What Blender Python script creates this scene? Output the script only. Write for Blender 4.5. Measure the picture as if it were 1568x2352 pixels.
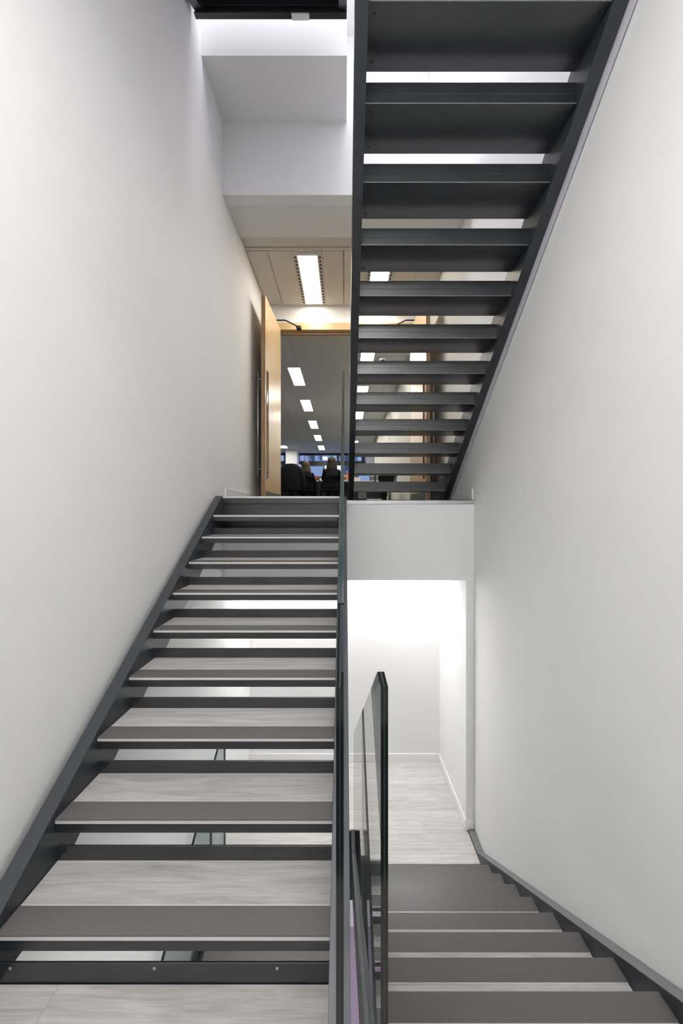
import bpy, bmesh, math, random
from mathutils import Vector, Matrix
random.seed(7)
for o in list(bpy.data.objects): bpy.data.objects.remove(o)
S = bpy.context.scene
COL = S.collection
G = 0.28          # going of the stairs (m)
XL, XR = -1.225, 1.308            # faces of the two stairwell walls
LAND, MID, HALF, UPPER, CELLAR = 0.150, -3.189, -1.529, 4.26, -7.0   # floor levels, eye = 0

# ------------------------------------------------------------------ camera
cd = bpy.data.cameras.new('camera'); cam = bpy.data.objects.new('camera', cd); COL.objects.link(cam)
cam.location = (0, 0, 0); cam.rotation_euler = (math.pi/2, 0, 0)
cd.sensor_fit = 'VERTICAL'; cd.sensor_height = 36; cd.sensor_width = 24
cd.lens = 36*960/2352; cd.shift_x = -7/2352; cd.shift_y = 6/2352; cd.clip_start = 0.02; cd.clip_end = 200
S.camera = cam
# ------------------------------------------------------------------ world, exposure
w = bpy.data.worlds.new('sky'); S.world = w; w.use_nodes = True
w.node_tree.nodes['Background'].inputs[0].default_value = (0.42, 0.55, 0.85, 1)
w.node_tree.nodes['Background'].inputs[1].default_value = 0.55
S.view_settings.view_transform = 'Standard'; S.view_settings.look = 'None'
S.view_settings.gamma = 1; S.view_settings.use_curve_mapping = False
S.view_settings.exposure = 1.07
# ------------------------------------------------------------------ large area lights
def area(name, loc, rot, sx, sy, power, col):
    l = bpy.data.lights.new(name, 'AREA'); l.shape = 'RECTANGLE'; l.size = sx; l.size_y = sy
    l.energy = power; l.color = col
    o = bpy.data.objects.new(name, l); COL.objects.link(o); o.location = loc; o.rotation_euler = rot
    return o
SKY_E, HALF_E, LOBBY_E, OFFICE_E, NICHE_E, CELLAR_E = 2.2, 8.6, 8.5, 15.0, 17.0, 4.0
area('skylight_lamp', (0.04, 2.8, 7.42), (0,0,0), 2.0, 2.4, 82, (0.93,0.91,1.0))

# ------------------------------------------------------------------ materials
def mat(name, col, rough=0.5, metal=0.0, spec=0.5, emit=None, es=0.0):
    m = bpy.data.materials.new(name); m.use_nodes = True
    b = m.node_tree.nodes['Principled BSDF']
    b.inputs['Base Color'].default_value = (*col, 1); b.inputs['Roughness'].default_value = rough
    b.inputs['Metallic'].default_value = metal; b.inputs['Specular IOR Level'].default_value = spec
    if emit: b.inputs['Emission Color'].default_value = (*emit,1); b.inputs['Emission Strength'].default_value = es
    return m
def noisy(m, scale, c0, c1, stretch=(1,1,1), bump=0.0, detail=6, rvar=None, lo=0.35, hi=0.65, coord='Object'):
    nt = m.node_tree; N = nt.nodes; L = nt.links; b = N['Principled BSDF']
    tc = N.new('ShaderNodeTexCoord'); mp = N.new('ShaderNodeMapping'); mp.inputs['Scale'].default_value = stretch
    no = N.new('ShaderNodeTexNoise'); no.inputs['Scale'].default_value = scale; no.inputs['Detail'].default_value = detail
    r = N.new('ShaderNodeValToRGB'); r.color_ramp.elements[0].position = lo; r.color_ramp.elements[1].position = hi
    r.color_ramp.elements[0].color = (*c0,1); r.color_ramp.elements[1].color = (*c1,1)
    L.new(tc.outputs[coord], mp.inputs[0]); L.new(mp.outputs[0], no.inputs[0]); L.new(no.outputs[0], r.inputs[0])
    L.new(r.outputs[0], b.inputs['Base Color'])
    if bump:
        bp = N.new('ShaderNodeBump'); bp.inputs['Strength'].default_value = bump; bp.inputs['Distance'].default_value = 0.002
        L.new(no.outputs[0], bp.inputs['Height']); L.new(bp.outputs[0], b.inputs['Normal'])
    return m
def wood_floor(name, c_dark, c_light):
    m = mat(name, c_light, 0.42); nt = m.node_tree; N = nt.nodes; L = nt.links; b = N['Principled BSDF']
    tc = N.new('ShaderNodeTexCoord'); oi = N.new('ShaderNodeObjectInfo')
    ad = N.new('ShaderNodeVectorMath'); ad.operation = 'MULTIPLY_ADD'
    cb = N.new('ShaderNodeCombineXYZ'); L.new(oi.outputs['Random'], cb.inputs[0]); L.new(oi.outputs['Random'], cb.inputs[1])
    L.new(cb.outputs[0], ad.inputs[0]); ad.inputs[1].default_value = (37, 53, 0); L.new(tc.outputs['Object'], ad.inputs[2])
    mp = N.new('ShaderNodeMapping'); mp.inputs['Scale'].default_value = (1.1, 13, 4)
    n1 = N.new('ShaderNodeTexNoise'); n1.inputs['Scale'].default_value = 2.2; n1.inputs['Detail'].default_value = 9
    n1.inputs['Roughness'].default_value = 0.62; n1.inputs['Distortion'].default_value = 1.1
    mp2 = N.new('ShaderNodeMapping'); mp2.inputs['Scale'].default_value = (2.5, 60, 6)
    n2 = N.new('ShaderNodeTexNoise'); n2.inputs['Scale'].default_value = 3.0; n2.inputs['Detail'].default_value = 5
    L.new(ad.outputs[0], mp.inputs[0]); L.new(ad.outputs[0], mp2.inputs[0]); L.new(mp.outputs[0], n1.inputs[0]); L.new(mp2.outputs[0], n2.inputs[0])
    mx = N.new('ShaderNodeMath'); mx.operation = 'MULTIPLY_ADD'; mx.inputs[1].default_value = 0.35
    L.new(n2.outputs[0], mx.inputs[0]); L.new(n1.outputs[0], mx.inputs[2])
    r = N.new('ShaderNodeValToRGB'); e = r.color_ramp.elements
    e[0].position = 0.48; e[0].color = (*c_dark,1); e[1].position = 0.86; e[1].color = (*c_light,1)
    L.new(mx.outputs[0], r.inputs[0])
    hs = N.new('ShaderNodeHueSaturation'); mm = N.new('ShaderNodeMath'); mm.operation = 'MULTIPLY_ADD'
    mm.inputs[1].default_value = 0.12; mm.inputs[2].default_value = 0.94
    L.new(oi.outputs['Random'], mm.inputs[0]); L.new(mm.outputs[0], hs.inputs['Value']); L.new(r.outputs[0], hs.inputs['Color'])
    L.new(hs.outputs[0], b.inputs['Base Color'])
    bp = N.new('ShaderNodeBump'); bp.inputs['Strength'].default_value = 0.15; bp.inputs['Distance'].default_value = 0.001
    L.new(n2.outputs[0], bp.inputs['Height']); L.new(bp.outputs[0], b.inputs['Normal'])
    return m
def glass(name, tint, refl=1.0):
    m = bpy.data.materials.new(name); m.use_nodes = True; nt = m.node_tree; N = nt.nodes; L = nt.links
    N.remove(N['Principled BSDF']); out = N['Material Output']
    t = N.new('ShaderNodeBsdfTransparent'); t.inputs[0].default_value = (*tint,1)
    g = N.new('ShaderNodeBsdfGlossy'); g.inputs['Roughness'].default_value = 0.01; g.inputs[0].default_value = (refl,refl,refl,1)
    f = N.new('ShaderNodeFresnel'); ge = N.new('ShaderNodeNewGeometry'); mr = N.new('ShaderNodeMapRange')
    mr.inputs['To Min'].default_value = 1.45; mr.inputs['To Max'].default_value = 1/1.45   # same reflectance on the far face of the pane
    L.new(ge.outputs['Backfacing'], mr.inputs['Value']); L.new(mr.outputs[0], f.inputs[0])
    x = N.new('ShaderNodeMixShader'); L.new(f.outputs[0], x.inputs[0]); L.new(t.outputs[0], x.inputs[1]); L.new(g.outputs[0], x.inputs[2])
    L.new(x.outputs[0], out.inputs[0]); return m
def emis(name, col, s):
    return mat(name, (0.05,0.05,0.05), 0.5, emit=col, es=s)

M = {}
M['paint'] = noisy(mat('white_wall_paint', (0.80,0.80,0.795), 0.75, spec=0.25), 1.3, (0.785,0.785,0.782), (0.81,0.81,0.807), bump=0.03)
M['trim'] = mat('white_gloss_trim', (0.83,0.83,0.83), 0.35)
M['ceil'] = mat('white_ceiling_paint', (0.74,0.73,0.71), 0.8, spec=0.2)
M['lobby_tile'] = noisy(mat('lobby_ceiling_tile', (0.6,0.57,0.53), 0.6), 40, (0.58,0.55,0.51), (0.62,0.59,0.55))
M['office_tile'] = noisy(mat('office_ceiling_tile', (0.6,0.58,0.56), 0.7), 40, (0.60,0.595,0.585), (0.66,0.655,0.645))
M['steel'] = noisy(mat('dark_painted_steel', (0.022,0.025,0.029), 0.30, 0.0, 0.9), 6, (0.013,0.015,0.018), (0.020,0.023,0.027), (1,3,3))
M['steel_soft'] = noisy(mat('dark_stringer_steel', (0.024,0.028,0.032), 0.42), 9, (0.021,0.024,0.028), (0.028,0.032,0.037), (1,1,1), 0.05)
M['board'] = wood_floor('grey_wood_board', (0.33,0.315,0.305), (0.52,0.505,0.495))
M['plank'] = wood_floor('pale_grey_plank', (0.47,0.445,0.425), (0.65,0.63,0.61))
M['nosing'] = noisy(mat('grey_rubber_nosing', (0.125,0.118,0.117), 0.40), 180, (0.108,0.102,0.101), (0.130,0.123,0.122), (1,1,1), 0.1)
M['edge'] = mat('pale_nosing_edge', (0.70,0.68,0.66), 0.35, 0.3)
M['alu'] = mat('brushed_aluminium', (0.6,0.62,0.64), 0.3, 0.8)
M['glass'] = glass('clear_glass', (0.965,0.98,0.975), 0.8)
M['glass_edge'] = mat('dark_green_glass_edge', (0.003,0.007,0.006), 0.08, 0.0, 0.6)
M['interlayer'] = mat('grey_glass_interlayer', (0.02,0.023,0.023), 0.3)
M['flange_sheen'] = mat('grey_painted_flange_sheen', (0.10,0.108,0.125), 0.45, 0.0)  # sheen of light from above on the stringer tops, put into the colour
M['top_edge'] = mat('green_glass_top_edge', (0.022,0.038,0.036), 0.12, 0.0, 0.5)  # sloping rims: the reflection they catch is put into this lighter colour
M['glass_soft'] = glass('clear_glass_low_sheen', (0.93,0.965,0.955), 0.3)
M['packer'] = mat('lilac_grey_packing_strip', (0.52,0.51,0.56), 0.5)
M['glint'] = mat('painted_edge_glint', (0.22,0.23,0.24), 0.35, 0.2)  # paler colour paints the glint along the tread's rear lower edge
M['lit_top_l'] = mat('charcoal_lit_stringer_top', (0.042,0.047,0.053), 0.45)  # left stringer top: light from above put into a lighter colour
M['lit_top_r'] = mat('grey_lit_stringer_top', (0.19,0.192,0.196), 0.5)  # right stringer top: same steel, its brighter top light painted in
M['slab'] = mat('grey_slab_steel', (0.05,0.053,0.058), 0.5)
M['oak'] = noisy(mat('oak_veneer', (0.55,0.38,0.20), 0.28, spec=0.5), 5, (0.60,0.42,0.225), (0.74,0.56,0.335), (12,12,0.8), 0.02)
M['oak_dark'] = noisy(mat('oak_lipping', (0.32,0.20,0.10), 0.45), 5, (0.27,0.165,0.085), (0.36,0.235,0.125), (12,12,0.8))
M['black'] = mat('black_plastic', (0.012,0.012,0.013), 0.5)
M['blackfab'] = noisy(mat('black_fabric', (0.010,0.010,0.011), 0.9, spec=0.1), 60, (0.007,0.007,0.008), (0.016,0.016,0.017))
M['darkmetal'] = mat('dark_window_frame', (0.01,0.01,0.014), 0.4)
M['desk'] = mat('pale_desk_laminate', (0.55,0.52,0.47), 0.4)
M['greymetal'] = mat('grey_green_drawer_metal', (0.10,0.12,0.115), 0.45)
M['cream'] = mat('cream_office_wall', (0.62,0.6,0.53), 0.8)
M['carpet'] = noisy(mat('dark_grey_carpet', (0.07,0.07,0.07), 0.95, spec=0.1), 200, (0.05,0.05,0.05), (0.1,0.1,0.1))
M['purple'] = noisy(mat('mauve_carpet', (0.25,0.19,0.26), 0.95, spec=0.1), 30, (0.20,0.165,0.205), (0.30,0.255,0.305), (1,4,1))
M['screenA'] = emis('lit_screen_lilac', (0.58,0.56,1.0), 0.5)
M['screenB'] = emis('lit_screen_blue', (0.30,0.50,1.0), 0.26)
M['screenW'] = emis('lit_screen_white', (0.8,0.87,1.0), 0.6)
M['light'] = emis('light_panel_warm', (1.0,0.93,0.80), LOBBY_E)
M['light_office'] = emis('light_panel_office', (1.0,0.97,0.91), OFFICE_E)
M['light_niche'] = emis('light_panel_niche', (1.0,0.985,0.975), NICHE_E)
M['light_half'] = emis('unseen_light_panel_landing', (1.0,0.985,0.975), HALF_E)
M['light_sky'] = emis('skylight_daylight', (0.90,0.90,1.0), SKY_E)
M['light_cellar'] = emis('light_panel_lowest', (0.95,0.85,1.0), CELLAR_E)
M['slot'] = mat('dark_air_slot', (0.02,0.02,0.02), 0.8)
M['skin'] = mat('skin', (0.55,0.34,0.25), 0.55)
M['hair'] = noisy(mat('brown_hair', (0.03,0.018,0.01), 0.6), 30, (0.014,0.009,0.005), (0.035,0.021,0.012), (6,6,1))
M['hair2'] = noisy(mat('light_brown_hair', (0.16,0.11,0.06), 0.6), 30, (0.05,0.033,0.018), (0.10,0.068,0.04), (6,6,1))
M['cloth'] = mat('black_jumper', (0.012,0.012,0.014), 0.95, spec=0.1)
M['trouser'] = mat('dark_trousers', (0.015,0.016,0.022), 0.9, spec=0.1)
M['white_item'] = mat('white_ceramic', (0.75,0.75,0.73), 0.3)
M['red_item'] = mat('red_plastic', (0.55,0.06,0.06), 0.4)
M['yellow_item'] = mat('amber_card', (0.7,0.48,0.18), 0.6)
M['pink_item'] = mat('pink_paper', (0.65,0.42,0.45), 0.7)
M['facade'] = noisy(mat('facade_outside', (0.10,0.12,0.17), 0.8), 2.2, (0.10,0.12,0.18), (0.75,0.8,1.0), (1.2,1,0.12), lo=0.44, hi=0.6)

# ------------------------------------------------------------------ helpers
def link(name, me, parent=None, loc=(0,0,0)):
    o = bpy.data.objects.new(name, me); COL.objects.link(o); o.location = loc
    if parent: o.parent = parent
    return o
def box_verts(b):
    x0,x1,y0,y1,z0,z1 = b
    v = [(x0,y0,z0),(x1,y0,z0),(x1,y1,z0),(x0,y1,z0),(x0,y0,z1),(x1,y0,z1),(x1,y1,z1),(x0,y1,z1)]
    f = [(0,3,2,1),(4,5,6,7),(0,1,5,4),(1,2,6,5),(2,3,7,6),(3,0,4,7)]
    return v, f
def boxes_mesh(name, bs, mats, bevel=0.0):
    """bs: list of (x0,x1,y0,y1,z0,z1[,mat index])"""
    V, F, I = [], [], []
    for b in bs:
        v, f = box_verts(b[:6]); n = len(V); V += v; F += [tuple(i+n for i in q) for q in f]
        I += [b[6] if len(b) > 6 else 0]*6
    me = bpy.data.meshes.new(name); me.from_pydata(V, [], F)
    for m in (mats if isinstance(mats, (list,tuple)) else [mats]): me.materials.append(m)
    me.polygons.foreach_set('material_index', I)
    if bevel:
        bm = bmesh.new(); bm.from_mesh(me)
        bmesh.ops.bevel(bm, geom=list(bm.edges), offset=bevel, segments=1, affect='EDGES', profile=0.5); bm.to_mesh(me); bm.free()
    me.update(); return me
def bx(name, bs, m, parent=None, bevel=0.0, loc=(0,0,0)):
    if not isinstance(bs[0], (list,tuple)): bs = [bs]
    return link(name, boxes_mesh(name, bs, m, bevel), parent, loc)
def struct(name, bs, m, bevel=0.0, label=None):
    o = bx(name, bs, m, None, bevel); o['kind'] = 'structure'
    if label: o['label'] = label
    return o
def tag(o, label, cat, group=None):
    o['label'] = label; o['category'] = cat
    if group: o['group'] = group
    return o
def empty(name, loc, label, cat, group=None, rz=0):
    o = bpy.data.objects.new(name, None); COL.objects.link(o); o.location = loc; o.rotation_euler = (0,0,rz)
    o.empty_display_size = 0.1
    return tag(o, label, cat, group)
def prism_mesh(name, yz, x0, x1, mats, idx=None):
    """extrude a polygon in the y-z plane along x"""
    n = len(yz); V = [(x0,y,z) for y,z in yz] + [(x1,y,z) for y,z in yz]
    F = [tuple(range(n)), tuple(range(2*n-1, n-1, -1))] + [(i, i+n, (i+1)%n+n, (i+1)%n) for i in range(n)]
    me = bpy.data.meshes.new(name); me.from_pydata(V, [], F)
    for m in (mats if isinstance(mats,(list,tuple)) else [mats]): me.materials.append(m)
    if idx: me.polygons.foreach_set('material_index', idx)
    bm = bmesh.new(); bm.from_mesh(me); bmesh.ops.recalc_face_normals(bm, faces=bm.faces); bm.to_mesh(me); bm.free()
    return me
def tube_mesh(name, pts, r, m, seg=8, rs=None):
    bm = bmesh.new(); rings = []
    pts = [Vector(p) for p in pts]
    for i, p in enumerate(pts):
        d = (pts[min(i+1,len(pts)-1)] - pts[max(i-1,0)]).normalized()
        a = d.orthogonal().normalized(); b = d.cross(a); rr = rs[i] if rs else r
        if i:  # keep frames aligned
            a = (pa - d*pa.dot(d)).normalized(); b = d.cross(a)
        pa = a
        rings.append([bm.verts.new(p + a*math.cos(t*2*math.pi/seg)*rr + b*math.sin(t*2*math.pi/seg)*rr) for t in range(seg)])
    for i in range(len(rings)-1):
        for t in range(seg): bm.faces.new((rings[i][t], rings[i][(t+1)%seg], rings[i+1][(t+1)%seg], rings[i+1][t]))
    bm.faces.new(rings[0][::-1]); bm.faces.new(rings[-1])
    for f in bm.faces: f.smooth = True
    me = bpy.data.meshes.new(name); bm.to_mesh(me); bm.free(); me.materials.append(m); return me
def lathe_mesh(name, prof, m, seg=16):
    bm = bmesh.new(); rings = [[bm.verts.new((r*math.cos(t*2*math.pi/seg), r*math.sin(t*2*math.pi/seg), z)) for t in range(seg)] for r, z in prof]
    for i in range(len(rings)-1):
        for t in range(seg): bm.faces.new((rings[i][t], rings[i][(t+1)%seg], rings[i+1][(t+1)%seg], rings[i+1][t]))
    bm.faces.new(rings[0][::-1]); bm.faces.new(rings[-1])
    for f in bm.faces: f.smooth = True
    me = bpy.data.meshes.new(name); bm.to_mesh(me); bm.free(); me.materials.append(m); return me
def copy_tree(o, parent=None):
    c = o.copy(); COL.objects.link(c)
    if parent: c.parent = parent
    for ch in list(o.children): copy_tree(ch, c)
    return c

# ================================================================== STRUCTURE
Y0 = -1.1                       # wall behind the viewer
YF = 15.1*G                     # face of the floor edges across the stairwell
YN = 19.3*G                     # back of the space under the office landing
YD = 23.4*G                     # wall with the double door
TOP = 7.5
struct('wall_left', [(XL-0.2, XL, Y0, YD+0.15, CELLAR, TOP)], M['paint'])
struct('wall_right', [(XR, XR+0.2, Y0, YD+0.15, CELLAR, TOP)], M['paint'])
struct('wall_behind', [(XL-0.2, XR+0.2, Y0-0.2, Y0, CELLAR, TOP)], M['paint'])
struct('wall_niche_side', [(1.229, XR-0.001, YF, YN, MID, -0.666)], M['paint'])
struct('wall_niche_back', [(XL+0.001, XR-0.001, YN, YN+0.15, MID-0.02, -0.02)], M['paint'])
# door wall: sides and the part over the opening
DX0, DX1, DZ = -1.04, 1.07, 3.0
struct('wall_door', [(XL-3.0, DX0, YD, YD+0.14, LAND-0.1, 3.4), (DX1, XR+0.2, YD, YD+0.14, LAND-0.1, 3.4), (DX0, DX1, YD, YD+0.14, DZ, 3.4)], M['paint'])
# floor edge of the office landing: fascia, slab, left extension where the flight arrives
struct('wall_fascia', [(XL+0.001, XR-0.001, YF, YF+0.12, -0.665, 0.108)], M['paint'])
struct('floor_landing', [(XL+0.001, XR-0.001, YF+0.004, YD, -0.02, LAND), (XL+0.001, 0.018, 14.02*G, YF+0.004, 0.05, LAND)], M['carpet'])
struct('trim_1', [(0.02, XR-0.004, YF-0.012, YF+0.03, 0.108, 0.143)], M['alu'], 0.001)
struct('ceiling_extension', [(XL+0.001, 0.018, 14.2*G, YF-0.001, -0.165, 0.05)], M['ceil'])
struct('ceiling_niche', [(XL+0.001, 1.30, YF+0.12, YN-0.001, -0.60, -0.50)], M['ceil'])
# floor above: fascia, soffit, left extension, lobby ceiling
struct('wall_fascia_upper', [(XL+0.001, XR-0.001, 15.0*G, 15.0*G+0.14, 3.212, UPPER)], M['paint'])
struct('trim_2', [(XL+0.001, XR-0.001, 15.0*G+0.139, 17.3*G, 3.212, 3.45)], M['ceil'])
struct('floor_upper', [(XL+0.001, XR-0.001, 15.0*G+0.14, 8.0, 3.9, UPPER)], M['paint'])
struct('ceiling_upper_extension', [(XL+0.001, 0.02, 12.8*G, 15.0*G-0.001, 3.935, UPPER)], M['paint'])
struct('wall_upper_back', [(XL-0.1, XR+0.1, YD, YD+0.15, UPPER, TOP)], M['paint'])
struct('ceiling', [(XL-0.2, XR+0.2, Y0-0.2, 0.0-0.3, TOP, TOP+0.1), (XL-0.2, XR+0.2, 4.1, YD+0.15, TOP, TOP+0.1),
                   (XL-0.2, XL+0.2, -0.3, 4.1, TOP, TOP+0.1), (XR-0.2, XR+0.2, -0.3, 4.1, TOP, TOP+0.1)], M['ceil'])
win = struct('window_1', [(XL+0.2, XL+0.25, -0.3, 4.1, TOP, TOP+0.08), (XR-0.25, XR-0.2, -0.3, 4.1, TOP, TOP+0.08)], M['trim'])
bx('pane', (XL+0.2, XR-0.2, -0.3, 4.1, TOP+0.05, TOP+0.06), M['light_sky'], win)
# lower levels
struct('floor_mid', [(XL+0.001, XR-0.001, YF, YN+0.1, -3.9, MID-0.012), (XL+0.001, 0.018, 13.86*G, YF, -3.4, MID-0.012),
                     (0.07, XR-0.001, 13.2*G, YF, -3.4, MID-0.012)], M['slab'])
struct('floor_lowest', [(XL-0.2, XR+0.2, Y0-0.2, 7.2, CELLAR-0.1, CELLAR)], M['purple'])
struct('wall_lowest_back', [(XL-0.2, XR+0.2, 7.1, 7.25, CELLAR, -3.8), (XL-0.2, XL, YD, 7.2, CELLAR, -3.8), (XR, XR+0.2, YD, 7.2, CELLAR, -3.8)], M['paint'])
struct('ceiling_lowest', [(XL, XR, YN+0.1, 7.2, -3.9, -3.8)], M['ceil'])
# baseboards
struct('baseboard_left', [(XL, XL+0.014, YF+0.05, YD-0.02, LAND, 0.272)], M['trim'], 0.002)
struct('baseboard_right', [(XR-0.014, XR, YF+0.02, YD-0.02, LAND, 0.262)], M['trim'], 0.002)
struct('baseboard_niche_back', [(XL, 1.229, YN-0.015, YN, MID, MID+0.105)], M['trim'], 0.003)
struct('baseboard_niche_right', [(1.214, 1.229, YF, YN, MID, MID+0.105), (1.214, XR-0.004, YF-0.015, YF, MID, MID+0.105)], M['trim'], 0.003)

# half landing under the viewer: slab, planks
fl = struct('floor_half_landing', [(XL+0.001, 0.018, Y0, 4.87*G, HALF-0.2, HALF-0.012), (0.018, XR-0.001, Y0, 3.88*G, HALF-0.2, HALF-0.012)], M['slab'])
def planks(parent, x0, x1, y0, y1, z, depth, length, m, seed):
    rnd = random.Random(seed); y = y1; row = 0
    while y > y0 + 0.01:
        ya = max(y - depth, y0); x = x0 - (rnd.random()*length*0.8 if row else length*0.0)
        first = True
        xs = x0
        cut = x0 + (0.33 if row % 2 == 0 else 0.75)*length*(0.6+0.5*rnd.random())
        while xs < x1 - 0.01:
            xe = min(cut, x1)
            if x1 - xe < 0.08: xe = x1
            cx, cy = (xs+xe)/2, (ya+y)/2; hx, hy = (xe-xs)/2-0.0003, (y-ya)/2-0.0003
            me = boxes_mesh('plank', [(-hx,hx,-hy,hy,-0.011,0)], m)
            bm = bmesh.new(); bm.from_mesh(me)
            ed = [e for e in bm.edges if all(v.co.z > -0.001 for v in e.verts)]
            bmesh.ops.bevel(bm, geom=ed, offset=0.0007, segments=1, affect='EDGES'); bm.to_mesh(me); bm.free()
            link('plank', me, parent, (cx, cy, z))
            xs = xe; cut = xe + length
        y = ya; row += 1
planks(fl, XL+0.001, 0.016, 0.2, 4.86*G, HALF, 0.30, 1.25, M['board'], 3)
planks(fl, 0.018, XR-0.001, 0.2, 3.87*G, HALF, 0.30, 1.25, M['board'], 4)
fm = bpy.data.objects['floor_mid']
planks(fm, XL+0.001, 1.214, YF, YN-0.001, MID, 0.15, 1.22, M['plank'], 5)
planks(fm, 0.126, 1.242, 13.63*G, YF, MID, 0.15, 1.22, M['plank'], 6)
planks(fm, XL+0.001, 0.016, 13.9*G, YF, MID, 0.15, 1.22, M['plank'], 8)
# half landing above
up = struct('floor_half_landing_upper', [(XL+0.001, XR-0.001, Y0, 3.6*G, 2.66, 2.89)], M['paint'])
struct('floor_half_landing_lower', [(XL+0.001, XR-0.001, Y0, 3.8*G, -5.09, -4.886)], M['slab'])

# ================================================================== STAIRCASES
DEP = 1.07*G        # tread depth
def make_tread(width, label=None):
    """local frame: nosing edge at y=0, top at z=0, treads run +y to the back, x 0..width"""
    wd = width
    tr = bx('tread', [(0.001, wd-0.001, 0.0, DEP, -0.054, -0.0035), (0.001, wd-0.001, DEP-0.008, DEP, -0.0035, 0.056)], M['steel'], None, 0.0012)
    bx('wood_board', (0.003, wd-0.003, 0.103, DEP-0.009, -0.0035, 0.0), M['board'], tr)
    bx('nosing_mat', (0.001, wd-0.001, -0.0035, 0.100, -0.0034, 0.0006), M['nosing'], tr)
    bx('nosing_edge', [(0.001, wd-0.001, -0.003, 0.001, -0.0165, -0.0036), (0.003, wd-0.003, 0.100, 0.103, -0.0034, 0.0008)], M['edge'], tr)
    bx('rear_glint', (0.001, wd-0.001, DEP-0.001, DEP+0.0012, -0.0545, -0.0505), M['glint'], tr)  # thin pale strip painting the glint on the upstand's lower edge
    s = []
    for sx in (0.03, wd-0.03):
        for sy in (0.045, DEP-0.045): s.append((sx-0.005, sx+0.005, sy-0.005, sy+0.005, -0.057, -0.0535))
        s.append((sx-0.004, sx+0.004, DEP-0.010, DEP-0.0075, 0.030, 0.038))
    bx('bolt', s, M['black'], tr)['kind'] = 'stuff'
    return tr
W1 = (-0.047) - (-1.129)
def zline(K, s, D): return (s*D - K)/3429.0
def left_stringers(parent, dmin, dy, dz, zcut=-1.80, flat=True):
    top = lambda D: zline(7328, 574, D); bot = lambda D: zline(8320, 574, D)
    poly = [(13.95, 0.172), ((0.172*3429+7328)/574, 0.172), (dmin, top(dmin))]
    if bot(dmin) < zcut:
        poly += [(dmin, zcut), ((zcut*3429+8320)/574, zcut)]
    else: poly += [(dmin, bot(dmin))]
    poly += [(13.95, bot(13.95))]
    yz = [(d*G+dy, z+dz) for d, z in poly]
    for x0, x1 in ((-1.129-0.062, -1.129), (-0.047, 0.018)):
        link('stringer', prism_mesh('stringer', yz, x0, x1, M['steel_soft']), parent, tuple(-Vector(parent.location)))
    link('header_beam', boxes_mesh('header_beam', [(-1.19, 0.017, 13.97*G+dy, 14.0*G+dy, -0.125+dz, 0.110+dz), (-1.19, 0.017, 13.84*G+dy, 14.0*G+dy, 0.105+dz, 0.1645+dz), (-1.19, 0.017, 13.84*G+dy, 14.0*G+dy, -0.135+dz, -0.125+dz)], M['steel']), parent, tuple(-Vector(parent.location)))
    link('landing_edge', boxes_mesh('landing_edge', [(-1.128, -0.048, 13.83*G+dy-0.003, 13.83*G+dy+0.05, 0.153+dz, 0.1695+dz)], M['edge']), parent, tuple(-Vector(parent.location)))
tread1 = make_tread(W1)
def left_flight(loc, ks, label, dmin, dy, dz, proto=None, zcut=-1.8):
    st = empty('staircase', loc, label, 'staircase')
    left_stringers(st, dmin, dy, dz, zcut)
    for k in ks:
        t = proto if proto and k == ks[0] else copy_tree(tread1)
        t.parent = st
        t.location = Vector((-1.129, (13.83-k)*G+dy, -(582*k-577)/3429+dz)) - st.location
    return st
st1 = left_flight((-0.58, 1.3, HALF), list(range(1,10)), 'left dark steel staircase with grey wood treads climbing to the office landing', 3.66, 0, 0, tread1, -1.53)
st2 = left_flight((-0.58, 1.1, 2.9), list(range(1,8)), 'dark steel stair underside at the very top, above the pale ceiling recess', 5.65, -2.05*G, 4.10)
link('landing_upstand', boxes_mesh('landing_upstand', [(-1.128, -0.048, 4.87*G, 4.87*G+0.008, HALF-0.06, HALF+0.066)], M['steel'], 0.0012), st1, tuple(-Vector(st1.location)))
bx('screw', [(x-0.004, x+0.004, 4.87*G-0.0015, 4.87*G+0.001, HALF+0.045, HALF+0.053) for x in (-1.09, -0.62, -0.22)], M['alu'], st1, loc=tuple(-Vector(st1.location)))['kind'] = 'stuff'
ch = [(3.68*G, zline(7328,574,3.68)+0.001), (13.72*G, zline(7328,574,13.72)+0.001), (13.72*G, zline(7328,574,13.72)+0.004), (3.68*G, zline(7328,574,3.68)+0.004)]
link('stringer_lit_strip', prism_mesh('stringer_lit_strip', ch, -1.191, -1.129, M['lit_top_l']), st1, tuple(-Vector(st1.location)))  # strip paints the stringer's top face as lit from above
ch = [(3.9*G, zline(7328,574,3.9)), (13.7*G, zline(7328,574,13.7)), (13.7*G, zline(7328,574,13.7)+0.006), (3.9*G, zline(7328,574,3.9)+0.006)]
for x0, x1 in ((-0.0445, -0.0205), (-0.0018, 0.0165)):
    link('stringer_sheen_strip', prism_mesh('stringer_sheen_strip', ch, x0, x1, M['flange_sheen']), st1, tuple(-Vector(st1.location)))  # lighter strips paint the sheen on the stringer top either side of the glass
bx('cover_plate', (-0.42, -0.28, 11.79*G, 11.94*G, -0.148+4.1, -0.1355+4.1), M['trim'], st2, loc=tuple(-Vector(st2.location)))
st3 = left_flight((-0.58, 1.3, -4.88), list(range(1,10)), 'dark steel staircase one floor down, glimpsed through the gaps between the left flight\'s treads', 3.66, 0, -3.357, None, -1.53)

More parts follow.
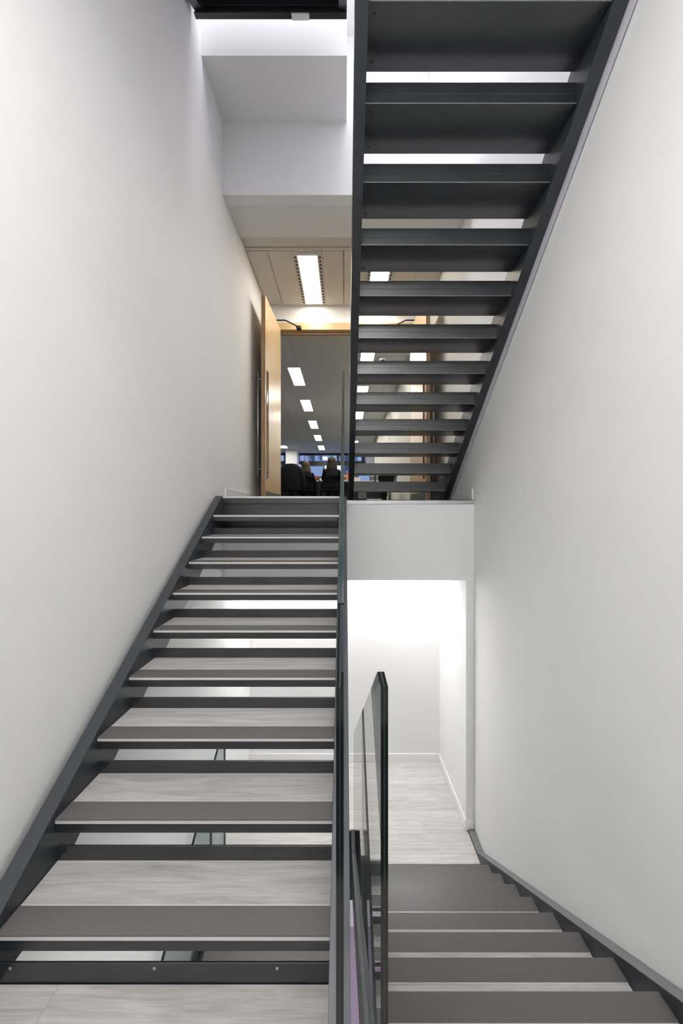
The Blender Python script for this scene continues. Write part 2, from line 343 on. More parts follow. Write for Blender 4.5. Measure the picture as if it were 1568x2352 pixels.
# flight that climbs towards the viewer on the right, seen from below
st4 = empty('staircase', (0.65, 18.4*G, LAND), 'dark steel open-riser staircase overhead at upper right, seen from below against the lobby', 'staircase')
bot4 = lambda D: (11974-628*D)/3429; top4 = lambda D: bot4(D)+0.289
poly = [(3.62, top4(3.62)), (3.62, bot4(3.62)), ((11974-0.151*3429)/628, 0.151), (18.95, 0.151), (18.95, top4(18.95))]
for x0, x1 in ((0.048, 0.107), (1.193, 1.262)):
    bs = link('stringer', prism_mesh('stringer', [(d*G, z) for d, z in poly], x0, x1, M['steel_soft']), st4, tuple(-Vector(st4.location)))
pk = [(3.62, bot4(3.62)+0.012), (18.2, bot4(18.2)+0.012), (18.2, bot4(18.2)+0.06), (3.62, bot4(3.62)+0.06)]
link('wall_packer', prism_mesh('wall_packer', [(d*G, z) for d, z in pk], 1.262, 1.300, M['packer']), st4, tuple(-Vector(st4.location)))
tr4 = make_tread(1.193-0.107)
for n, j in enumerate(range(-3, 11)):
    t = tr4 if n == 0 else copy_tree(tr4)
    t.parent = st4; t.rotation_euler = (0,0,math.pi)
    D = 7.67+j
    t.location = Vector((1.193, (D+1.07)*G, (12435-628*D)/3429-0.056)) - st4.location
# flight that drops away on the lower right
st5 = empty('staircase', (0.68, 4.0*G, HALF), 'dark steel staircase at lower right going down to the pale wood floor', 'staircase')
top5 = lambda D: -(3120+554*D)/3429; bot5 = lambda D: -(4112+554*D)/3429
poly = [(3.86, HALF-0.001), (3.86, bot5(3.86)), (13.95, bot5(13.95)), (15.03, bot5(13.95)+0.14), (15.03, MID+0.018), (13.98, MID+0.018)]
for x0, x1 in ((0.066, 0.126), (1.244, 1.3065)):
    link('stringer', prism_mesh('stringer', [(d*G, z) for d, z in poly], x0, x1, M['steel_soft']), st5, tuple(-Vector(st5.location)))
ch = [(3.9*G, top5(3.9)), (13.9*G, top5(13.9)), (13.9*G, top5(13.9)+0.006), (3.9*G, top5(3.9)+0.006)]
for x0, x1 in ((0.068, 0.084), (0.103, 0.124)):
    link('stringer_sheen_strip', prism_mesh('stringer_sheen_strip', ch, x0, x1, M['flange_sheen']), st5, tuple(-Vector(st5.location)))  # painted sheen on this flight's inner stringer top
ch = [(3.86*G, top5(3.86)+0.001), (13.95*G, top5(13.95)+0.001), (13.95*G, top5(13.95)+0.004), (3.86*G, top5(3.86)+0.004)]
link('stringer_lit_strip', prism_mesh('stringer_lit_strip', ch, 1.243, 1.3065, M['lit_top_r']), st5, tuple(-Vector(st5.location)))  # paler strip stands for light falling on the flange
bx('stringer_lit_strip', (1.243, 1.3065, 13.97*G, 15.03*G, MID+0.0185, MID+0.0215), M['lit_top_r'], st5, loc=tuple(-Vector(st5.location)))
tr5 = make_tread(1.244-0.126)
for n, j in enumerate(range(-1, 8)):
    t = tr5 if n == 0 else copy_tree(tr5)
    t.parent = st5; t.rotation_euler = (0,0,math.pi)
    t.location = Vector((1.244, (5.9+j)*G, -(6478+557*j)/3429)) - st5.location

# ================================================================== GLASS BALUSTRADES
def pane_mesh(yz, xc, t=0.0175, ilay=0.0032, gm='glass'):
    n = len(yz); xs = [xc-t/2, xc-ilay/2, xc+ilay/2, xc+t/2]
    V = [(x,y,z) for x in xs for y,z in yz]; F = []; I = []
    F.append(tuple(range(n))); I.append(0); F.append(tuple(range(4*n-1, 3*n-1, -1))); I.append(0)
    for s in range(3):
        for i in range(n):
            F.append((s*n+i, (s+1)*n+i, (s+1)*n+(i+1)%n, s*n+(i+1)%n))
            p, q = yz[i], yz[(i+1)%n]; slant = abs(q[0]-p[0]) > 0.3 and abs(q[1]-p[1]) > 0.05
            I.append(2 if s == 1 else (3 if slant else 1))
    me = bpy.data.meshes.new('glass_panel'); me.from_pydata(V, [], F)
    for m in (M[gm], M['glass_edge'], M['interlayer'], M['top_edge'] if gm == 'glass' else M['glass_edge']): me.materials.append(m)
    me.polygons.foreach_set('material_index', I)
    bm = bmesh.new(); bm.from_mesh(me); bmesh.ops.recalc_face_normals(bm, faces=bm.faces); bm.to_mesh(me); bm.free()
    return me
def balustrade(loc, label, xc, cuts, top, bot, group=None, ends=None, gm='glass'):
    e = empty('glass_balustrade', loc, label, 'balustrade', group)
    off = tuple(-Vector(loc))
    for (a, b) in zip(cuts[:-1], cuts[1:]):
        g = 0.012
        a2, b2 = a + g, b - g
        pts = [(a2, bot(a2)), (b2, bot(b2)), (b2, top(b2))]
        if ends and a2 < ends < b2: pts.insert(1, (ends, bot(ends))); pts.append((ends, top(ends)))
        pts.append((a2, top(a2)))
        link('glass_panel', pane_mesh([(d*G, z) for d, z in pts], xc, gm=gm), e, off)
    return e
zt1 = lambda D: -0.405 if D <= 3.85 else zline(3600, 574, D)
zb1 = lambda D: HALF if D <= 3.67 else (zline(7328, 574, D)+0.0 if D < 13.06 else max(zline(7328,574,min(D,13.76)), 0.0))
balustrade((-0.011, 3.5*G, HALF), 'clear glass balustrade beside the left flight, near edge a black upright line', -0.0112,
           [3.49, 4.62, 14.85], zt1, zb1, ends=3.85)
zt2 = lambda D: -0.405 if D <= 3.85 else -(554*D-735)/3429
zb2 = lambda D: HALF if D <= 3.83 else max(top5(D), MID+0.018)
balustrade((0.096, 3.5*G, HALF), 'clear glass balustrade with black near edge beside the right flight going down', 0.0935,
           [3.49, 14.0], zt2, zb2, ends=3.85)
zt3 = lambda D: zline(3600, 574, D)-3.357
zb3 = lambda D: max(HALF-3.357, zline(7328, 574, min(D,13.76))-3.357)
balustrade((-0.011, 4.0*G, -4.88), 'clear glass balustrade one floor down in the middle of the stairwell', -0.0112, [3.7, 7.2, 11.0, 14.85], zt3, zb3)
balustrade((-1.16, 4.0*G, -4.88), 'glass panel with dark top edge one floor down against the left wall', -1.155, [3.7, 12.9, 14.4], zt3, zb3, gm='glass_soft')

# ================================================================== CEILING LIGHTS AND TILES
def light_panel(name_label, x0, x1, y0, y1, z, m, group, slots=False, frame=0.012, cat='ceiling light', fm=None):
    e = empty('ceiling_light', ((x0+x1)/2, (y0+y1)/2, z), name_label, cat, group)
    off = tuple(-Vector(e.location)); fr = frame
    bx('frame', [(x0-fr, x0, y0-fr, y1+fr, z-0.006, z+0.03), (x1, x1+fr, y0-fr, y1+fr, z-0.006, z+0.03), (x0, x1, y0-fr, y0, z-0.006, z+0.03), (x0, x1, y1, y1+fr, z-0.006, z+0.03)], fm or M['trim'], e, loc=off)
    bx('diffuser', (x0, x1, y0, y1, z-0.003, z+0.004), m, e, loc=off)
    if slots:
        for sx0, sx1 in slots:
            n = 15; q = []
            for i in range(n):
                ya = y0 + (y1-y0)*(i+0.25)/n; q.append((sx0, sx1, ya, ya+(y1-y0)/n*0.5, z-0.003, z+0.0))
            bx('air_slots', q, M['slot'], e, loc=off)['kind'] = 'stuff'
    return e
ZL = 3.265
cl = struct('ceiling_lobby', [(XL+0.001, XR-0.001, 17.3*G, YD, ZL+0.02, ZL+0.12), (XL+0.001, XR-0.001, 17.3*G, 18.15*G, ZL-0.003, ZL+0.02), (XL+0.001, XR-0.001, 18.28*G, 18.42*G, ZL-0.004, ZL+0.02)], M['lobby_tile'])
for a, b in ((XL+0.005, -0.962), (-0.956, -0.655), (-0.285, -0.018), (-0.006, 0.30), (0.67, 0.96), (0.965, XR-0.006)):
    bx('ceiling_panel', (a, b, 18.5*G, 23.2*G, ZL, ZL+0.018), M['lobby_tile'], cl, 0.002)
for a, b in ((-0.653, -0.60), (-0.345, -0.288), (0.303, 0.35), (0.61, 0.667)):
    bx('ceiling_panel', (a, b, 18.5*G, 23.2*G, ZL, ZL+0.018), M['lobby_tile'], cl, 0.001)
light_panel('bright white rectangular light in the lobby ceiling left of the overhead stair', -0.592, -0.348, 18.8*G, 23.1*G, ZL, M['light'], 'lobby ceiling lights', [(-0.637, -0.615), (-0.325, -0.303)])
light_panel('white rectangular lobby light glimpsed through the overhead stair treads', 0.358, 0.602, 18.8*G, 23.1*G, ZL, M['light'], 'lobby ceiling lights', [(0.318, 0.34), (0.62, 0.642)])
light_panel('light panel hidden in the ceiling of the white niche under the office landing', -1.0, -0.3, YN-0.42, YN-0.16, -0.604, M['light_niche'], 'niche lights')
light_panel('right-hand light panel hidden in the ceiling of the white niche', 0.3, 1.0, YN-0.42, YN-0.16, -0.604, M['light_niche'], 'niche lights')
light_panel('large unseen light panel added under the half landing above the viewer', -1.0, 0.7, -0.75, 0.35, 2.655, M['light_half'], None)  # out of view, added to brighten the stairwell from above the viewer
light_panel('light panel one floor down over the lowest floor', -0.9, 1.0, 5.6, 6.8, -3.905, M['light_cellar'], None)
light_panel('light panel under the viewer\'s half landing', -0.9, 1.0, -0.6, 0.5, HALF-0.205, M['light_half'], None)

# ================================================================== DOUBLE DOOR
d1 = struct('door_1', [(DX0-0.06, DX0, YD-0.02, YD+0.16, LAND, DZ), (DX1, DX1+0.06, YD-0.02, YD+0.16, LAND, DZ), (DX0-0.06, DX1+0.06, YD-0.02, YD+0.16, 2.89, DZ)], M['oak'], 0.002, 'oak door frame of the open double door into the office')
bx('door_stop', [(DX0, DX1, YD+0.05, YD+0.09, 2.845, 2.89), (DX0, DX0+0.03, YD+0.05, YD+0.09, LAND, 2.89), (DX1-0.03, DX1, YD+0.05, YD+0.09, LAND, 2.89)], M['oak_dark'], d1)
def door_leaf(side):
    n = struct('door_2' if side < 0 else 'door_3', [(-0.0, 0.055, -1.04, 0.0, 0.012, 2.735)], [M['oak']], 0.001,
        'left oak door leaf standing open beside the white wall' if side < 0 else 'right oak door leaf standing open behind the overhead stair')
    me = n.data; me.materials.append(M['oak_dark'])
    for p in me.polygons:
        if p.normal.y < -0.9: p.material_index = 1
    # local frame: hinge at origin, x 0..0.055 thickness, free edge at y=-1.04 ; inner (lit) face x=0.055 for the left leaf
    fx = 0.055
    bx('kick_plate', (fx, fx+0.003, -1.02, -0.02, 0.012, 0.16), M['greymetal'], n)
    v = bx('vision_panel', [(-0.003, 0.058, -0.965, -0.885, 0.34, 1.76)], M['glass_edge'], n)
    bx('vision_bead', [(fx, fx+0.008, -0.975, -0.965, 0.33, 1.77), (fx, fx+0.008, -0.885, -0.875, 0.33, 1.77), (fx, fx+0.008, -0.975, -0.875, 1.76, 1.77), (fx, fx+0.008, -0.975, -0.875, 0.33, 0.34)], M['oak_dark'], n)
    h = link('pull_handle', tube_mesh('pull_handle', [(-0.07, -0.93, 0.36), (-0.07, -0.93, 1.76)], 0.011, M['alu'], 10), n)
    for z in (0.46, 1.66): link('standoff', tube_mesh('standoff', [(-0.07, -0.93, z), (0.0, -0.93, z)], 0.008, M['alu'], 8), h)
    bx('lock_case', (fx, fx+0.012, -1.0, -0.965, 1.30, 1.40), M['trim'], n, 0.002)
    c = link('door_closer', tube_mesh('door_closer', [(fx+0.01, -0.36, 2.715), (0.19, -0.34, 2.722), (0.35, -0.115, 2.725)], 0.011, M['black'], 6), n)
    bx('closer_shoe', (0.32, 0.39, -0.13, -0.03, 2.70, 2.735), M['black'], c)
    n.location = (DX0-0.012 if side < 0 else DX1+0.012, YD-0.03, LAND)
    n.rotation_euler = (0, 0, math.radians(-2.3) if side < 0 else math.radians(2.3))
    if side > 0: n.scale = (-1, 1, 1)
    return n
door_leaf(-1); door_leaf(1)

# ================================================================== OFFICE
OX0, OX1, OY1, OZ = -6.0, 4.0, 20.44, 3.0
FY = LAND
struct('floor_office', [(OX0, OX1, YD, OY1, LAND-0.1, LAND)], M['carpet'])
oc = struct('ceiling_office', [(OX0, OX1, YD+0.14, OY1, OZ+0.0065, OZ+0.15)], M['office_tile'])
# ceiling tiles near the doorway one by one, beyond them one field
tw, tl = 0.625, 1.2
tile_me = boxes_mesh('ceiling_tile', [(-tw/2+0.0015, tw/2-0.0015, -tl/2+0.0015, tl/2-0.0015, 0, 0.006)], M['office_tile'], 0.001)
rowsL = []
for n in range(5): rowsL.append((-1.158, -0.912, (30.43+8.6*n)*G))
rowsR = []
for n in range(5): rowsR.append((0.31, 0.556, (26.2+8.6*n)*G))
ys = YD+0.14
for i in range(6):
    y = ys + tl/2 + i*tl
    for j in range(-4, 4):
        x = -0.32 + j*tw
        link('ceiling_tile', tile_me, oc, (x+tw/2, y, OZ))
fb = bx('tile_field', [(OX0, OX1, ys+6*tl, OY1, OZ, OZ+0.02), (OX0, -0.32-4*tw, ys, ys+6*tl, OZ, OZ+0.02), (-0.32+4*tw, OX1, ys, ys+6*tl, OZ, OZ+0.02)], M['office_tile'], oc)
fb['kind'] = 'stuff'
ords = ['nearest', 'second', 'third', 'fourth', 'fifth', 'farthest']
for n, (a, b, y) in enumerate(rowsL):
    light_panel('office ceiling light left of the stair, %s in the row seen through the doorway' % ords[n], a, b, y, y+4.15*G, OZ-0.004, M['light_office'], 'office ceiling lights, left row')
for n, (a, b, y) in enumerate(rowsR):
    light_panel('office ceiling light seen between the overhead stair treads, %s in its row' % ords[n], a, b, y, y+4.15*G, OZ-0.004, M['light_office'], 'office ceiling lights, right row')
light_panel('office ceiling light at far left beside the door leaf', -2.95, -2.55, 65.0*G, 67*G, OZ-0.004, M['light_office'], None)
struct('wall_office_right', [(1.25, 1.35, YD+0.14, 62*G, LAND, OZ), (1.35, OX1, 61.8*G, 62*G, LAND, OZ)], M['cream'])
struct('wall_office_left', [(OX0-0.1, OX0, YD, OY1, LAND, OZ+0.1)], M['cream'])
struct('wall_office_front', [(XL-3.0-2.0, XL-3.0, YD, YD+0.14, LAND, 3.4)], M['cream'])
wf = struct('wall_office_far', [(OX0, OX1, OY1, OY1+0.1, 2.96, OZ+0.1), (OX0, OX1, OY1, OY1+0.1, LAND, 0.95)], M['darkmetal'])
def far_window(n, x0, x1, mull):
    wdo = struct('window_%d' % n, [(x0, x1, OY1, OY1+0.08, 2.62-0.22, 2.62), (x0, x1, OY1, OY1+0.08, 0.95, 1.02), (x0, x1, OY1, OY1+0.08, 2.90, 2.96)] +
                 [(m-0.05, m+0.05, OY1-0.02, OY1+0.08, 0.95, 2.96) for m in mull], M['darkmetal'])
    for a, b in zip(mull[:-1], mull[1:]):
        bx('pane', (a+0.05, b-0.05, OY1+0.03, OY1+0.04, 2.62, 2.90), M['glass'], wdo)
        bx('pane', (a+0.05, b-0.05, OY1+0.03, OY1+0.04, 1.02, 2.40), M['glass'], wdo)
far_window(2, OX0, -2.85, [-5.9, -4.8, -3.9, -2.9])
far_window(3, -2.3, 4.0, [-2.25, -0.33, 0.9, 2.2, 3.9])
struct('column_1', [(-2.74, -2.22, 69.5*G, OY1, LAND, OZ)], M['trim'])
struct('column_2', [(1.02, 1.45, 70*G, OY1, LAND, OZ)], M['trim'])
tag(bx('facade', (-10, 8, 26, 26.3, -2, 6.5), M['facade']), 'bluish building facade outside the far office windows', 'building')

# desks
def desk(loc, x0, x1, dp, label, ped):
    e = empty('office_desk', loc, label, 'desk', 'office desks')
    bx('desk_top', (x0, x1, 0, dp, 0.735, 0.765), M['desk'], e, 0.003)
    for xx in (x0+0.03, x1-0.09, (x0+x1)/2): bx('leg', (xx, xx+0.06, 0.06, dp-0.06, 0, 0.735), M['black'], e)
    bx('screen_panel', (x0, x1, dp-0.02, dp, 0.3, 0.95), M['greymetal'], e)
    for px in ped:
        p = bx('pedestal', (px, px+0.24, 0.12, dp-0.1, 0.03, 0.70), M['black'], e)
        for k in range(3): bx('drawer', (px+0.005, px+0.235, 0.10, 0.122, 0.06+0.22*k, 0.06+0.22*k+0.19), M['greymetal'], p, 0.004)
    return e
FYd = LAND
desk((0, 40*G, FYd), -2.6, 1.15, 0.8, 'pale-topped office desk with drawers beyond the doorway', [-1.12, 0.36])
def monitor(x, y, w_, h_, zb, m, label):
    e = empty('monitor', (x, y, FYd+0.765), label, 'monitor', 'desk monitors')
    b = bx('bezel', (-w_/2-0.015, w_/2+0.015, 0, 0.03, zb-0.015, zb+h_+0.015), M['black'], e, 0.003)
    bx('screen', (-w_/2, w_/2, -0.002, 0.001, zb, zb+h_), m, e)
    bx('stand', [(-0.03, 0.03, 0.02, 0.05, 0.0, zb+0.1), (-0.11, 0.11, -0.06, 0.12, 0, 0.012)], M['black'], e)
    return e
mx = lambda px, D: (px-791)*D/3429
YM = 41.6*G
monitor(mx(671,41.6), YM, 0.47, 0.30, 0.18, M['screenA'], 'wide desk monitor with lilac screen left of the seated people')
monitor(mx(727,41.6), YM, 0.38, 0.28, 0.15, M['screenB'], 'desk monitor with plain blue screen between the two seated people')
monitor(mx(764,41.6), YM, 0.44, 0.27, 0.18, M['screenW'], 'desk monitor with white screen mostly hidden behind the long-haired person')
monitor(mx(836,41.6), YM, 0.30, 0.26, 0.03, M['screenB'], 'blue monitor glimpsed between the lowest overhead treads')

def rot_y_mesh(me, pts): return me
def office_chair(loc, label, w_=0.48, backh=1.0, jacket=False, rz=0):
    e = empty('office_chair', loc, label, 'chair', 'office chairs', rz)
    # seat, curved back, gas stem, five-star base, castors, arms
    bm = bmesh.new(); nx, nz = 9, 8
    gv = {}
    for side in (0, 1):
        for i in range(nx):
            for j in range(nz):
                u = i/(nx-1)*2-1; v = j/(nz-1)
                hw = w_/2*(1-0.28*max(0, v-0.45)/0.55*abs(1) ) * (0.9+0.1*math.sin(v*math.pi))
                x = u*hw; z = 0.52+v*(backh-0.52) - (u*u)*0.05*v
                y = -0.22 + 0.06*u*u*-1 + 0.05*math.sin(v*3) - 0.05*v + (0.05 if side else 0)*(1-0.5*abs(u))
                gv[side,i,j] = bm.verts.new((x, y, z))
    for i in range(nx-1):
        for j in range(nz-1):
            bm.faces.new((gv[0,i,j], gv[0,i+1,j], gv[0,i+1,j+1], gv[0,i,j+1])); bm.faces.new((gv[1,i,j], gv[1,i,j+1], gv[1,i+1,j+1], gv[1,i+1,j]))
    for i in range(nx-1):
        bm.faces.new((gv[0,i,0], gv[1,i,0], gv[1,i+1,0], gv[0,i+1,0])); bm.faces.new((gv[0,i,nz-1], gv[0,i+1,nz-1], gv[1,i+1,nz-1], gv[1,i,nz-1]))
    for j in range(nz-1):
        bm.faces.new((gv[0,0,j], gv[0,0,j+1], gv[1,0,j+1], gv[1,0,j])); bm.faces.new((gv[0,nx-1,j], gv[1,nx-1,j], gv[1,nx-1,j+1], gv[0,nx-1,j+1]))
    for f in bm.faces: f.smooth = True
    me = bpy.data.meshes.new('backrest'); bm.to_mesh(me); bm.free(); me.materials.append(M['blackfab'])
    link('backrest', me, e)
    bx('seat', (-w_/2, w_/2, -0.22, 0.26, 0.43, 0.51), M['blackfab'], e, 0.03)
    link('gas_stem', lathe_mesh('gas_stem', [(0.03, 0.09), (0.03, 0.25), (0.045, 0.26), (0.045, 0.40), (0.12, 0.43)], M['black'], 10), e)
    for k in range(5):
        a = k*2*math.pi/5+0.3
        lg = link('base_leg', tube_mesh('base_leg', [(0,0,0.10), (0.30*math.cos(a), 0.30*math.sin(a), 0.065)], 0.02, M['black'], 6, [0.03, 0.015]), e)
        link('castor', lathe_mesh('castor', [(0.012,-0.03),(0.03,-0.02),(0.03,0.02),(0.012,0.03)], M['black'], 10), lg, (0.30*math.cos(a), 0.30*math.sin(a), 0.032))
    for s in (-1, 1):
        link('armrest', tube_mesh('armrest', [(s*w_/2*0.9, 0.0, 0.47), (s*(w_/2+0.05), 0.0, 0.50), (s*(w_/2+0.05), -0.02, 0.68), (s*(w_/2+0.05), 0.14, 0.70), (s*(w_/2+0.05), -0.14, 0.70)], 0.016, M['black'], 6), e)
    return e
D1 = 37.8
c1 = office_chair((mx(671,D1), (D1-0.9)*G, FYd), 'black office chair with a black jacket hung over it, left in the doorway', 0.50, 1.02)
# jacket over chair: slumped cloth shell with shoulders, sleeves and hem
def jacket(loc):
    bm = bmesh.new(); seg = 20; rings = []
    prof = [(0.44, 0.30, 0.155), (0.60, 0.315, 0.165), (0.78, 0.31, 0.15), (0.92, 0.28, 0.13), (1.02, 0.22, 0.10), (1.075, 0.12, 0.07), (1.085, 0.03, 0.02)]
    for k, (z, rx, ry) in enumerate(prof):
        rings.append([bm.verts.new((rx*math.cos(t*2*math.pi/seg)*(1+0.05*math.sin(5*t+k)) + 0.03*(z-0.44), ry*math.sin(t*2*math.pi/seg)*(1+0.08*math.sin(3*t+2*k))-0.22, z+0.015*math.sin(4*t+k)*(1 if k<5 else 0))) for t in range(seg)])
    for i in range(len(rings)-1):
        for t in range(seg): bm.faces.new((rings[i][t], rings[i][(t+1)%seg], rings[i+1][(t+1)%seg], rings[i+1][t]))
    bm.faces.new(rings[-1])
    for f in bm.faces: f.smooth = True
    me = bpy.data.meshes.new('jacket'); bm.to_mesh(me); bm.free(); me.materials.append(M['blackfab'])
    o = link('jacket', me, None, loc); tag(o, 'black jacket draped over the left office chair', 'jacket')
    for s in (-1, 1):
        link('sleeve', tube_mesh('sleeve', [(s*0.24, -0.24, 0.97), (s*0.31, -0.27, 0.80), (s*0.33, -0.28, 0.62), (s*0.32, -0.27, 0.42)], 0.05, M['blackfab'], 8, [0.06, 0.062, 0.055, 0.05]), o)
    return o
jacket((mx(671,D1), (D1-0.9)*G, FYd))
D2 = 37.4
c2 = office_chair((mx(761,D2), (D2+0.6)*G, FYd), 'black office chair of the long-haired person', 0.50, 0.84)
c3 = office_chair((mx(885,33), 33*G, FYd), 'black office chair seen between the lowest overhead treads', 0.36, 0.92)
c4 = office_chair((mx(702,38.9), 38.9*G, FYd), 'black office chair of the person with light brown hair', 0.46, 0.86)

def skinned(name, verts, edges, radii, m, parent, sub=2):
    me = bpy.data.meshes.new(name); me.from_pydata(verts, edges, []); me.materials.append(m)
    o = link(name, me, parent)
    md = o.modifiers.new('skin', 'SKIN'); md.use_smooth_shade = True
    for i, r in enumerate(radii):
        sv = me.skin_vertices[0].data[i]; sv.radius = r if isinstance(r, tuple) else (r, r); sv.use_root = (i == 0)
    sb = o.modifiers.new('sub', 'SUBSURF'); sb.levels = sub; sb.render_levels = sub
    return o
def person(loc, label, hairmat, long_hair, rz=0, lean=0.06):
    e = empty('person', loc, label, 'person', None, rz)
    L = lean
    V = [(0,-0.04,0.56), (0,-0.04+L*0.4,0.74), (0,-0.03+L,0.92), (0,0.0+L,1.03), (0,0.02+L,1.11), (0,0.035+L,1.19), (0,0.04+L,1.27)]
    E = [(0,1),(1,2),(2,3),(3,4),(4,5),(5,6)]; R = [(0.15,0.115),(0.14,0.105),(0.16,0.11),(0.075,0.065),(0.05,0.05),(0.078,0.085),(0.07,0.08)]
    torsoV, torsoE, torsoR = V[:4], [(0,1),(1,2),(2,3)], [(0.16,0.125),(0.15,0.115),(0.17,0.12),(0.085,0.075)]
    def add(p, par, r):
        V.append(p); E.append((par, len(V)-1)); R.append(r); return len(V)-1
    nose = add((0, 0.135+L, 1.205), 5, 0.014)
    legs = []; arms = []
    for s in (-1, 1):
        sh = add((s*0.17, 0.0+L, 0.97), 2, 0.06); el = add((s*0.23, 0.10+L, 0.76), sh, 0.045); wr = add((s*0.17, 0.33+L, 0.79), el, 0.028); pm = add((s*0.15, 0.40+L, 0.785), wr, (0.035, 0.014))
        for q, (dx, ln) in enumerate(((-0.024, 0.055), (-0.008, 0.068), (0.008, 0.064), (0.023, 0.05))):
            f1 = add((s*0.15+dx, 0.44+L+ln*0.4, 0.785), pm, 0.008); add((s*0.15+dx, 0.44+L+ln, 0.772), f1, 0.007)
        t1 = add((s*0.15-s*0.04, 0.405+L, 0.78), pm, 0.009); add((s*0.15-s*0.055, 0.435+L, 0.775), t1, 0.008)
        hp = add((s*0.09, 0.03, 0.55), 0, 0.085); kn = add((s*0.11, 0.44, 0.53), hp, 0.055); an = add((s*0.11, 0.40, 0.09), kn, 0.036); ft = add((s*0.11, 0.56, 0.035), an, (0.04,0.025))
        arms.append([(s*0.17, 0.0+L, 0.97), (s*0.23, 0.10+L, 0.76), (s*0.175, 0.31+L, 0.79)]); legs.append([(s*0.09, 0.03, 0.55), (s*0.11, 0.44, 0.53), (s*0.11, 0.41, 0.13)])
    skinned('body', V, E, R, M['skin'], e, 1)
    JV, JE, JR = list(torsoV), list(torsoE), list(torsoR)
    for a in arms:
        b0 = len(JV); JV += a; JE += [(2, b0), (b0, b0+1), (b0+1, b0+2)]; JR += [0.072, 0.058, 0.04]
    skinned('jumper', JV, JE, JR, M['cloth'], e, 1)
    TV, TE, TR = [(0,-0.03,0.58)], [], [(0.165,0.13)]
    for a in legs:
        b0 = len(TV); TV += a; TE += [(0, b0), (b0, b0+1), (b0+1, b0+2)]; TR += [0.10, 0.068, 0.05]
    skinned('trousers', TV, TE, TR, M['trouser'], e, 1)
    # hair: cap over the skull (open at the face), long hair falls behind
    bm = bmesh.new(); bmesh.ops.create_uvsphere(bm, u_segments=18, v_segments=12, radius=1)
    for v in list(bm.verts):
        if v.co.y > 0.55 and v.co.z < 0.45: v.co.y = 0.30
        if long_hair and v.co.z < -0.1 and v.co.y < 0.4:
            f = min(1, (-0.1-v.co.z)/0.5); v.co.z -= 0.95*f; v.co.x = v.co.x*(1-f*0.3) + 0.75*f*(1 if v.co.x>0 else -1)*min(1,abs(v.co.x)*2.5); v.co.y = v.co.y*0.7 - 0.3*f
        elif v.co.z < -0.5: v.co.z = -0.5
    bmesh.ops.scale(bm, vec=(0.112, 0.122, 0.128), verts=bm.verts); bmesh.ops.translate(bm, vec=(0, 0.022+L, 1.225), verts=bm.verts)
    for f in bm.faces: f.smooth = True
    me = bpy.data.meshes.new('hair'); bm.to_mesh(me); bm.free(); me.materials.append(hairmat); link('hair', me, e)
    for s in (-1, 1):
        link('ear', lathe_mesh('ear', [(0.006,-0.028),(0.013,-0.01),(0.014,0.012),(0.006,0.026)], M['skin'], 8), e, (s*0.083, 0.045+L, 1.20))
        link('eye', lathe_mesh('eye', [(0.002,-0.008),(0.009,-0.003),(0.009,0.003),(0.002,0.008)], M['white_item'], 8), e, (s*0.031, 0.108+L, 1.225))
        link('shoe', boxes_mesh('shoe', [(s*0.11-0.045, s*0.11+0.045, 0.34, 0.60, 0.0, 0.085)], M['black'], 0.02), e)
    link('mouth', boxes_mesh('mouth', [(-0.022, 0.022, 0.108+L, 0.122+L, 1.155, 1.165)], M['pink_item'], 0.003), e)
    return e
person((mx(761,D2), (D2+0.75)*G, FYd), 'person with long brown hair in black, seen from behind at the desk in the doorway', M['hair'], True, 0, 0.08)
p1 = person((mx(702,39.0), 39.05*G, FYd), 'person with light brown hair in black, seated beside the chair with the jacket', M['hair2'], True, 0, 0.05)
p1.scale = (0.94, 0.94, 0.94)
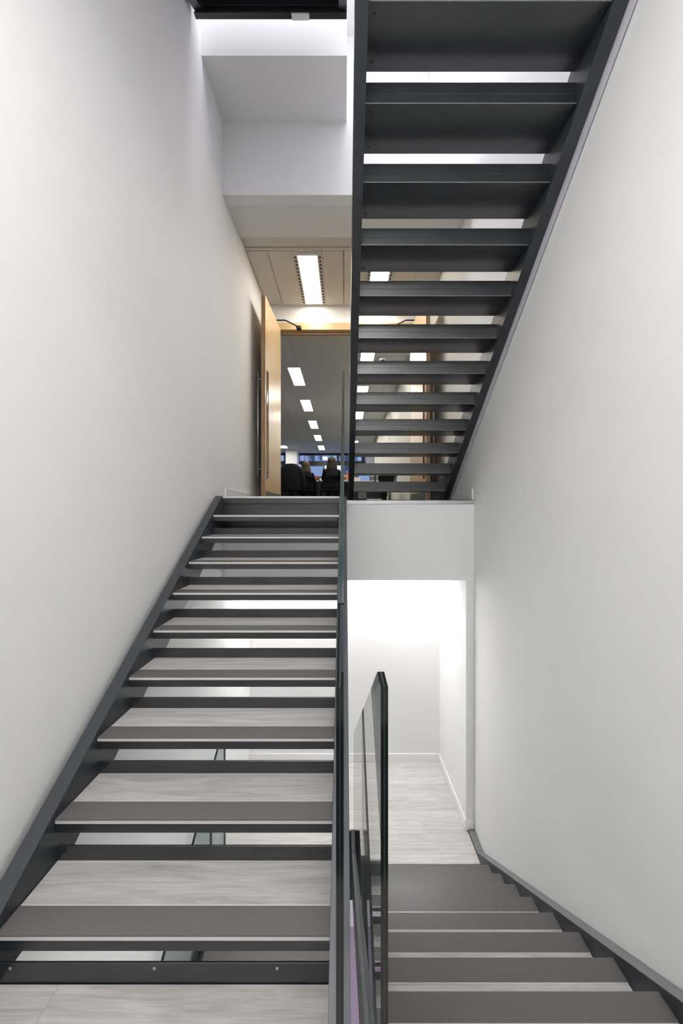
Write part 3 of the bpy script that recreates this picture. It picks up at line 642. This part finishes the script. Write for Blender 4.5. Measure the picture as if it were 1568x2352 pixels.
# things on the desk
YT = 40.25*G; ZT = FYd+0.765
def cup(x, y, m, h, r, label, cat='cup'):
    o = link('cup', lathe_mesh('cup', [(r*0.75,0),(r,h*0.95),(r,h),(r*0.9,h),(r*0.7,h*0.15)], m, 12), None, (x,y,ZT)); tag(o, label, cat)
    bxm = link('handle', tube_mesh('handle', [(r*0.9,0,h*0.8),(r*1.6,0,h*0.7),(r*1.6,0,h*0.35),(r*0.85,0,h*0.25)], r*0.14, m, 6), o)
    return o
cup(mx(719,40.3), YT+0.08, M['white_item'], 0.14, 0.035, 'white cup on the desk in front of the blue screen')
cup(mx(724,40.3), YT+0.2, M['red_item'], 0.145, 0.03, 'dark red cup just right of the white cup on the desk')
cup(mx(736,40.3), YT+0.05, M['white_item'], 0.07, 0.035, 'small white bowl-like cup at the right end of the visible desk top')
def stack(x, y, w_, d_, hs, mats, name, label, cat):
    e = empty(name, (x, y, ZT), label, cat); z = 0
    for h, m in zip(hs, mats):
        bx('sheet', (-w_/2, w_/2, 0, d_, z, z+h), m, e, 0.001); z += h
    return e
stack(mx(713,40.3), YT+0.02, 0.12, 0.2, [0.012, 0.02], [M['white_item'], M['pink_item']], 'paper_stack', 'low stack of papers beside the white cup', 'papers')
e = tag(bx('carton', (-0.05, 0.05, 0, 0.1, 0, 0.15), M['yellow_item'], None, 0.003, (mx(793,40.3), YT, ZT)), 'amber carton on the desk between glass edge and stair stringer', 'carton')
bx('carton_label', (-0.025, 0.025, -0.002, 0.001, 0.03, 0.09), M['hair'], e)
e = link('bottle', lathe_mesh('bottle', [(0.03,0),(0.033,0.02),(0.033,0.16),(0.015,0.20),(0.015,0.26)], M['red_item'], 12), None, (mx(797,40.6), YT+0.22, ZT)); tag(e, 'red bottle behind the amber carton', 'bottle')
bx('bottle_cap', (-0.014,0.014,-0.014,0.014,0.26,0.285), M['white_item'], e, 0.003)
stack(mx(819,40.3), YT, 0.2, 0.25, [0.03, 0.025, 0.03], [M['white_item'], M['pink_item'], M['white_item']], 'paper_stack', 'white and pink papers seen between the lowest overhead treads', 'papers')
# dome camera on the office ceiling
e = empty('ceiling_camera', (0.73, 28.6*G, OZ), 'small white dome camera with black lens under the office ceiling', 'camera')
link('housing', lathe_mesh('housing', [(0.055,-0.05),(0.06,-0.03),(0.06,0.0)], M['trim'], 14), e)
link('lens_dome', lathe_mesh('lens_dome', [(0.005,-0.095),(0.03,-0.085),(0.042,-0.065),(0.045,-0.05)], M['black'], 12), e)
